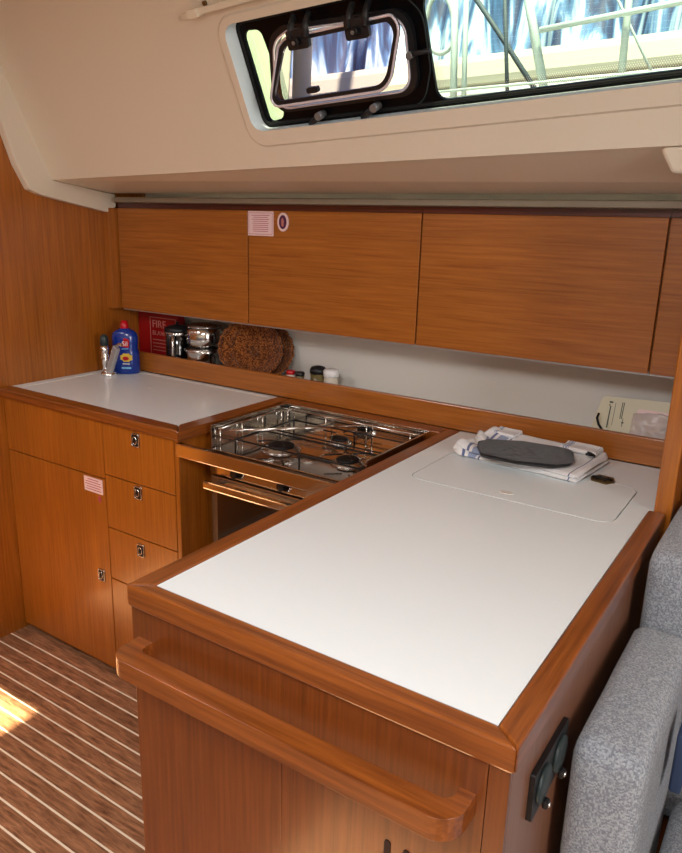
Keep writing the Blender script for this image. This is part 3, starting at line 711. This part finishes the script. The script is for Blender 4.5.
# crash bar across the niche
cbm = MB().box(-1.3595, -.8045, 1.288, 1.305, -.601, -.563).build('crash_bar', M['steel'], None, base=(-1.08,1.27,-.58), bevel=.004, seg=3)
tag(cbm, 'flat polished steel crash bar across the niche in front of the stove', 'rail')

tag(MB().box(-1.344, -.8045, 1.7175, YC, -.560, -.5286).build('trim_niche_ledge', M['solx'], bevel=.002), kind=BULK)
# ================================================================== PENINSULA
PX0, PX1, PY0 = -.804, -.190, .652
FYP = .660
pc = empty('galley_peninsula', (-.5, 1.2, -1.39), 'large wooden peninsula cabinet in the foreground with a long wooden handrail', 'cabinet')
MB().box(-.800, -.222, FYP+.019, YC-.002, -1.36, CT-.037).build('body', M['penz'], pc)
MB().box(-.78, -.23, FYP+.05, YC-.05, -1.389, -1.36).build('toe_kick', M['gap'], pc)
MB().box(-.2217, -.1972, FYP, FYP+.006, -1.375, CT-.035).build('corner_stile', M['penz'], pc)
MB().box(-.2215, -.197, FYP+.0065, 1.470, -1.375, CT-.035).build('side_panel', M['sheenz'], pc, bevel=.001)
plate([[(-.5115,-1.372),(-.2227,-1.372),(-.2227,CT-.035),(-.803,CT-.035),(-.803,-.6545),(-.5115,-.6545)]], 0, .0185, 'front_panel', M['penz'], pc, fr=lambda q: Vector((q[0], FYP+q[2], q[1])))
d1 = MB().box(-.803, -.5125, FYP, FYP+.0185, -1.372, -.656).build('door', M['penz'], pc, bevel=.001)
d2 = bpy.data.objects['front_panel']
for sx_ in (-.3425, -.3155):
    plate([rrect(sx_-.0045, sx_+.0045, -.83, -.742, .0044)], .0, .0012, 'finger_slot', M['gap'], d2, fr=lambda q: Vector((q[0], FYP-q[2], q[1])))
# handrail: solid wooden U
hr = rpoly([(-.790,FYP+.0005),(-.790,.600),(-.234,.600),(-.234,FYP+.0005),(-.254,FYP+.0005),(-.254,.634),(-.760,.634),(-.760,FYP+.0005)], [0,.030,.034,0,0,.014,.014,0], 8)
hro = plate([dedupe([tuple(p) for p in hr])], -.646, -.616, 'handrail', M['solx'], pc, bevel=.008); hro['label'] = 'solid wooden grab rail'
hro.modifiers['bevel'].segments = 4

pw = empty('worktop', (-.5, 1.2, CT-.036), 'large white peninsula worktop with wooden edges and a flush fridge lid', 'worktop')
lidp = rrect(-.700, -.266, 1.350, 1.590, .030)
lidg = rrect(-.7022, -.2638, 1.3478, 1.5922, .0322)
plate([[(-.765,PY0+.026),(-.2225,PY0+.026),(-.2225,1.4715),(-.2140,1.4715),(-.2140,YC-.0005),(-.765,YC-.0005)], lidg], CT-.034, CT, 'white_top', M['worktop'], pw)
lid = plate([lidp], CT-.033, CT+.0003, 'fridge_lid', M['worktop'], pw); lid['label'] = 'flush white fridge lid'
MB().box(-.72, -.25, 1.33, 1.61, CT-.036, CT-.0335).build('lid_seal', M['offwhite'], pw)
# finger pull and hinge plate of the lid
MB().lathe([(.016,.0003),(.015,.0014),(.011,.0010),(.007,.0007),(0,.0007)], (-.488,1.388,CT), n=28, sy=.55).build('finger_pull', M['wallwhite'], lid)
hp = plate([rpoly([(-.366,1.580),(-.332,1.572),(-.318,1.594),(-.326,1.622),(-.360,1.626),(-.372,1.602)], .004)], CT+.0003, CT+.0035, 'hinge', M['brass'], lid, bevel=.001); hp['label'] = 'small aged brass lid hinge'
mb = MB(); mb.tube([(-.368,1.600,CT+.0045),(-.324,1.598,CT+.0045)], .0030, 8)
for q_ in ((-.356,1.588),(-.338,1.586),(-.354,1.614),(-.336,1.612)): mb.lathe([(.003,0),(.003,.001),(0,.0012)], (q_[0],q_[1],CT+.0035), n=10)
mb.build('hinge_pin', M['darkmetal'], lid)
RT = CT+.0015
def rim(poly, name, mat): return plate([poly], CT-.0345, RT, name, mat, pw, bevel=.004)
rim([(PX0,PY0),(PX1,PY0),(PX1-.033,PY0+.026),(PX0+.039,PY0+.026)], 'edge_trim', M['solx'])
rim([(PX0,PY0+.0005),(PX0+.0385,PY0+.0265),(PX0+.0385,YC-.001),(PX0,YC-.001)], 'edge_trim', M['soly'])
rim([(PX1,PY0+.0005),(PX1,1.471),(PX1-.0325,1.471),(PX1-.0325,PY0+.0265)], 'edge_trim', M['soly'])

# twin socket on the end panel
so = empty('twin_socket', (-.197, .81, -.69), 'black twin power socket with flip covers on the right side of the peninsula', 'socket')
sfr = lambda q: Vector((-.197+q[2], q[0], q[1]))
plate([rrect(.736,.870,-.692,-.624,.004)], .0003, .007, 'plate', M['blackmat'], so, fr=sfr, bevel=.0015)
for yy in (.770, .834):
    k = MB().lathe([(.025,0),(.025,.003),(.023,.005),(.0,.005)], (-.190, yy, -.657), axis=(1,0,0), n=32).build('socket_cover', M['darkgreen'], so)
    MB().box(-.187, -.179, yy-.006, yy+.006, -.690, -.678).build('cover_tab', M['blackmat'], k, bevel=.003)
    MB().lathe([(.0035,0),(.0035,.002),(0,.0025)], (-.1795, yy, -.684), axis=(1,0,0), n=12).build('tab_glint', M['chrome'], k)  # chrome dot added as the white highlight on the tab tip

# ================================================================== TOWEL AND MITT
tx, ty = -.538, 1.650
def towel():
    ang_ = math.radians(-6)
    def fr(x, y, z): return Vector((tx+x*math.cos(ang_)-y*math.sin(ang_), ty+x*math.sin(ang_)+y*math.cos(ang_), CT+z))
    r = empty('tea_towel', (tx, ty, CT), 'folded white tea towel with blue stripes lying by the fiddle board', 'towel')
    def layer(z0, th, x0, x1, y0, y1, seed, name, ruffle=1.0, ruf2=0):
        mb = MB(); uv = mb.bm.loops.layers.uv.new('UVMap')
        nu, nv = 56, 28
        def top(u, v):
            x = x0+(x1-x0)*u; y = y0+(y1-y0)*v
            e = min(u, 1-u)*(x1-x0); f_ = min(v, 1-v)*(y1-y0)
            rnd = math.sqrt(max(0, 1-max(0, 1-min(e, f_)/(th*.5))**2))
            left = max(0, 1-u/.22)*ruffle
            z = z0+th*.5+th*.5*rnd+.0022*noise.noise(Vector((x*18, y*18, seed)))
            z += max(0, (v-.55)/.45)**2*.012*ruf2*rnd
            z += left*(.010+.010*math.sin(y*95+seed*3+u*9))*rnd
            x += left*.012*math.sin(y*60+seed*2); y += left*.010*math.sin(x*80+seed)+.003*noise.noise(Vector((x*9, seed, y*9)))
            return fr(x, y, z), fr(x, y, max(.0006, z0+th*.5-th*.5*rnd+left*.004*rnd))
        T = [[None]*(nv+1) for _ in range(nu+1)]; B_ = [[None]*(nv+1) for _ in range(nu+1)]
        for i in range(nu+1):
            for j in range(nv+1):
                a_, b_ = top(i/nu, j/nv); T[i][j] = mb.bm.verts.new(a_); B_[i][j] = mb.bm.verts.new(b_)
        def face(vs, uvs):
            f = mb.bm.faces.new(vs); f.smooth = True
            for lp, q_ in zip(f.loops, uvs): lp[uv].uv = q_
        for i in range(nu):
            for j in range(nv):
                U = [(i/nu,j/nv),((i+1)/nu,j/nv),((i+1)/nu,(j+1)/nv),(i/nu,(j+1)/nv)]
                face((T[i][j],T[i+1][j],T[i+1][j+1],T[i][j+1]), U)
                face((B_[i][j],B_[i][j+1],B_[i+1][j+1],B_[i+1][j]), [U[0],U[3],U[2],U[1]])
        return mb.build(name, M['towel'], r)
    layer(.0006, .0095, -.152, .166, -.104, .094, 1.3, 'fold')
    layer(.0100, .0095, -.142, .164, -.100, .092, 4.7, 'fold', .8, 1)
    # turned-up corner at the back right
    layer(.0240, .012, .060, .150, .045, .094, 9.1, 'fold', 0, .6)
    layer(.0220, .012, -.125, -.060, .050, .096, 6.1, 'fold', 0, .6)
towel()
mx_, my_ = -.526, 1.602
mt = empty('oven_glove', (mx_, my_, CT+.019), 'dark grey quilted oven glove lying on the folded tea towel', 'oven glove')
def glove(z0, th, k, name, seed):
    an = math.radians(16)
    outl = rpoly([(-.138,-.014),(-.118,-.050),(-.02,-.070),(.085,-.066),(.128,-.040),(.132,.030),(.105,.056),(-.02,.062),(-.10,.056),(-.136,.030)], [.014,.04,.08,.05,.03,.03,.04,.08,.04,.02], 6)
    def wp(x, y, z):
        x = x*.83+.003*math.sin(y*60+seed); y = y*1.32
        return Vector((mx_+x*math.cos(an)-y*math.sin(an), my_+x*math.sin(an)+y*math.cos(an), z))
    def hgt(x, y, f_):
        q_ = min(abs(math.sin((x+y)*PI/.030)), abs(math.sin((x-y)*PI/.030)))
        return z0+th*.5+th*.5*math.sqrt(max(0, 1-f_**3))*(.66+.34*min(1, q_*2.2))+.004*noise.noise(Vector((x*11,y*14,seed)))+.004*max(0, .06-abs(y))*6*max(0,1-abs(x)/.14)
    mb = MB(); loops = []
    n = 26
    for j in range(n+1):
        f_ = 1-j/n*.99; loops.append([wp(a*k*f_, b*k*f_, hgt(a*k*f_, b*k*f_, f_)) for a, b in outl])
    bot = []
    for j in range(6):
        f_ = 1-(5-j)/5*.99; bot.append([wp(a*k*f_, b*k*f_, z0+th*.5-th*.5*math.sqrt(max(0, 1-f_**3))+.004*noise.noise(Vector((a*k*f_*11,b*k*f_*14,seed)))) for a, b in outl])
    mb.loft(bot+loops[1:])
    return mb.build(name, M['quilt'], mt)
glove(CT+.0212, .006, .96, 'back_layer', 2.0)
glove(CT+.0275, .0075, 1.0, 'front_layer', 2.6)
MB().tube([(-.402,1.655,CT+.036),(-.392,1.660,CT+.034),(-.386,1.670,CT+.031),(-.394,1.678,CT+.032),(-.404,1.675,CT+.035)], .0032, 8).build('hanging_loop', M['blackmat'], mt)

# ================================================================== SETTEE
se = empty('settee', (.3, 1.0, -1.39), 'grey woven settee to the right of the peninsula, with boxy cushions', 'sofa')
def cushion(x0, x1, y0, y1, z0, z1, name, r=.022, puff=.008):
    mb = MB()
    def shell(face):
        pass
    n = 14
    bm = mb.bm
    r_ = bmesh.ops.create_cube(bm, size=1)
    bmesh.ops.subdivide_edges(bm, edges=bm.edges, cuts=n, use_grid_fill=True)
    hx, hy, hz = (x1-x0)/2, (y1-y0)/2, (z1-z0)/2; c = Vector(((x0+x1)/2,(y0+y1)/2,(z0+z1)/2))
    for v in bm.verts:
        # place rows close to the edges, then round
        f = lambda t, h: (1 if t > 0 else -1)*h*(1-(1-min(1, abs(t)*2))**1.7)
        p = Vector((f(v.co.x,hx), f(v.co.y,hy), f(v.co.z,hz)))
        core = Vector((max(-hx+r, min(hx-r, p.x)), max(-hy+r, min(hy-r, p.y)), max(-hz+r, min(hz-r, p.z))))
        d_ = p-core
        if d_.length > 1e-6: p = core+d_.normalized()*r
        u, w_, s_ = p.x/hx, p.y/hy, p.z/hz
        if abs(s_) > .9: p.z += math.copysign(puff*(1-u*u)*(1-w_*w_), s_)
        p += Vector((0,0,.002*noise.noise(p*9+c)))
        v.co = c+p
    for f in bm.faces: f.smooth = True
    return mb.build(name, M['sofa'], se)
cushion(-.180, -.084, .852, 1.230, -1.20, -.645, 'armrest')
cushion(-.176, .80, 1.234, 1.545, -1.02, -.515, 'backrest', .022)
cushion(-.072, .80, .62, 1.215, -1.05, -.93, 'seat_cushion', .03)
MB().box(-.15, .80, .66, 1.53, -1.388, -1.055).build('plinth', M['penz'], se)
MB().box(-.072, -.055, 1.03, 1.10, -.80, -.70).build('strap', M['darkblue'], se, bevel=.004)

# opposite side of the cabin (seen only in reflections or from a step aside)
os_ = empty('opposite_settee', (0, -1.4, -1.39), 'grey settee along the opposite side of the cabin', 'sofa')
MB().box(-1.9, 1.6, YF+.01, -1.1, -1.388, -.98).build('plinth', M['penz'], os_)
MB().box(-1.9, 1.6, YF+.12, -1.08, -.978, -.87).build('seat_cushion', M['sofa'], os_, bevel=.03)
MB().box(-1.9, 1.6, YF+.01, YF+.115, -.978, -.45).build('backrest', M['sofa'], os_, bevel=.03)

# ================================================================== OUTSIDE THE WINDOW
nbt = empty('neighbouring_boat', (.0, 5.5, -1.6), 'white neighbouring yacht under blue canvas seen through the window', 'boat')
def ray_pt(x, y, zr): return Vector((x, y, zr))
mb = MB()
def can(u, v):
    x = -4.6+u*7.4; z = 1.02+.02*x+v*1.3
    return Vector((x, 5.0+v*.35+.10*math.sin(x*9+.8*math.sin(v*5))+.05*math.sin(x*23), z))
mb.grid(can, 240, 10)
mb.build('canvas_cover', M['canvas'], nbt)
MB().hexa([(-4.8,4.9,.0),(3,4.9,.1),(3,6.6,.1),(-4.8,6.6,0)], [(-4.8,4.75,.86),(3,4.75,.98),(3,6.6,.98),(-4.8,6.6,.86)]).build('hull', M['hullwhite'], nbt, bevel=.05)
MB().hexa([(-4.8,4.80,.87),(3,4.80,.99),(3,6.6,.99),(-4.8,6.6,.87)], [(-4.5,4.86,1.08),(3,4.86,1.20),(3,6.5,1.20),(-4.5,6.5,1.08)]).build('coachroof', M['deck'], nbt, bevel=.06)
fr_ = empty('guard_rail', (-.8, 2.3, .16), 'stainless guard rail and stanchions outside the long window', 'rail')
# stanchions along the side deck: foot point, upper point, radius
for (a_, b_, r_) in (((-1.063, 2.22, 0.297), (-1.093, 2.22, 0.823), 0.011),
                     ((-1.029, 2.22, 0.296), (-1.054, 2.22, 0.816), 0.008),
                     ((-0.778, 2.22, 0.38), (-0.899, 2.22, 0.792), 0.013),
                     ((-0.569, 2.22, 0.404), (-0.576, 2.22, 0.74), 0.01)):
    MB().cyl(a_, b_, r_, 14).build('stanchion', M['pole'], fr_)
MB().cyl((-0.8, 2.19, 0.545), (-0.261, 2.19, 0.584), .008, 12).build('top_rail', M['pole'], fr_)
MB().cyl((-1.101, 2.19, 0.405), (-0.234, 2.19, 0.415), .004, 8).build('lower_wire', M['pole'], fr_)
rc, ru, rv = Vector((-1.15, 2.26, 0.614)), Vector((0.058, 0.0, -0.007)), Vector((0.006, 0.0, -0.084))
rc_ = MB().tube([rc+ru*math.cos(k*PI/14)*(1 if math.sin(k*PI/14) > 0 else .8)+rv*math.sin(k*PI/14) for k in range(28)], .008, 8, closed=True).build('rope_ring', M['pole'], None, base=(-1.0,2.26,.6))
tag(rc_, 'pale oval loop hanging on the guard rail beyond the left end of the long pane', 'rope')
rig = empty('rigging_lines', (-1.3, 2.6, .16), 'dark crossing rigging lines outside the window', 'rope')
MB().tube([(-1.298, 2.6, 0.905), (-1.09, 2.6, 0.647), (-0.895, 2.6, 0.397)], .009, 8).build('line', M['rope'], rig)
MB().cyl((-1.055, 2.5, 0.842), (-0.996, 2.5, 0.358), .007, 8).build('line', M['rope'], rig)
MB().cyl((-0.782, 2.5, 0.855), (-0.522, 2.5, 0.418), .004, 8).build('line', M['pole'], rig)
bi = MB(); bi.grid(lambda u, v: Vector((-3.42+u*.62, 3.6+.1*v, .3+v*1.2+.05*math.sin(u*22))), 40, 6)
bo_ = bi.build('folded_awning', M['foliage'], None, base=(-3.4,3.6,.3)); tag(bo_, 'pale yellow-green awning seen through the narrow left pane', 'awning')
md = bo_.modifiers.new('s', 'SOLIDIFY'); md.thickness = .01
ma = empty('mast', (-2.9, 4.0, 0), 'white mast seen through the small open port', 'mast')
MB().cyl((-3.0,4.0,.0), (-2.9,4.0,4.5), .06, 18).build('tube', M['hullwhite'], ma)
MB().cyl((-3.3,4.0,1.28), (-2.1,4.0,1.38), .02, 12).build('spreader', M['hullwhite'], ma)

# ================================================================== LIGHT
wd = bpy.data.worlds.new('World'); bpy.context.scene.world = wd; wd.use_nodes = True
nt = wd.node_tree; bg = nt.nodes['Background']
sky = nt.nodes.new('ShaderNodeTexSky'); sky.sky_type = 'NISHITA'; sky.sun_disc = False; sky.sun_elevation = math.radians(60); sky.sun_rotation = math.radians(200)
nt.links.new(sky.outputs['Color'], bg.inputs['Color']); bg.inputs['Strength'].default_value = .28
def area(name, loc, sx_, sy_, power, col, direction=(0,0,-1)):
    l = bpy.data.lights.new(name, 'AREA'); l.shape = 'RECTANGLE'; l.size = sx_; l.size_y = sy_; l.energy = power; l.color = col
    o = bpy.data.objects.new(name, l); C.objects.link(o); o.location = (loc[0], loc[1], loc[2]+Z)
    o.rotation_euler = Vector(direction).to_track_quat('-Z', 'Y').to_euler(); return o
area('hatch_daylight_forward', ((HA[0]+HA[1])/2, (HA[2]+HA[3])/2, ztop-.045), .48, .48, 11, (1,.98,.96))
area('hatch_daylight_main', ((HB[0]+HB[1])/2, (HB[2]+HB[3])/2, ztop-.045), .66, .66, 32, (1,.985,.97))
area('saloon_end_fill', (XR-.05, -.3, .0), .8, 1.3, 46, (1,.985,.97), (-1,.1,-.1))  # added fill lamp before the solid right wall, brightens the cabin
sun = bpy.data.lights.new('sun', 'SUN'); sun.energy = 32; sun.angle = math.radians(1.2); sun.color = (1,.88,.60)
so_ = bpy.data.objects.new('sun', sun); C.objects.link(so_)
tgt = Vector((-1.712, 1.045, -1.39)); src = Vector((HA[1], HA[3], ztop-.015))
so_.location = (0,0,6); so_.rotation_euler = (tgt-src).to_track_quat('-Z', 'Y').to_euler()

# ================================================================== CAMERA
cam = bpy.data.cameras.new('camera'); co = bpy.data.objects.new('camera', cam); C.objects.link(co)
cam.sensor_fit = 'VERTICAL'; cam.sensor_height = 24; cam.lens = 725.567/853*24; cam.clip_start = .02
Rm = Matrix(((.8327966,.5528641,.0281253),(.1704287,-.2077210,-.9632269),(-.5266914,.8069654,-.2672133)))
m4 = Matrix(((Rm[0][0],-Rm[1][0],-Rm[2][0],0),(Rm[0][1],-Rm[1][1],-Rm[2][1],0),(Rm[0][2],-Rm[1][2],-Rm[2][2],Z),(0,0,0,1)))
co.matrix_world = m4
bpy.context.scene.camera = co
vs = bpy.context.scene.view_settings
vs.view_transform = 'Standard'; vs.look = 'None'; vs.exposure = 0; vs.gamma = 1; vs.use_curve_mapping = False
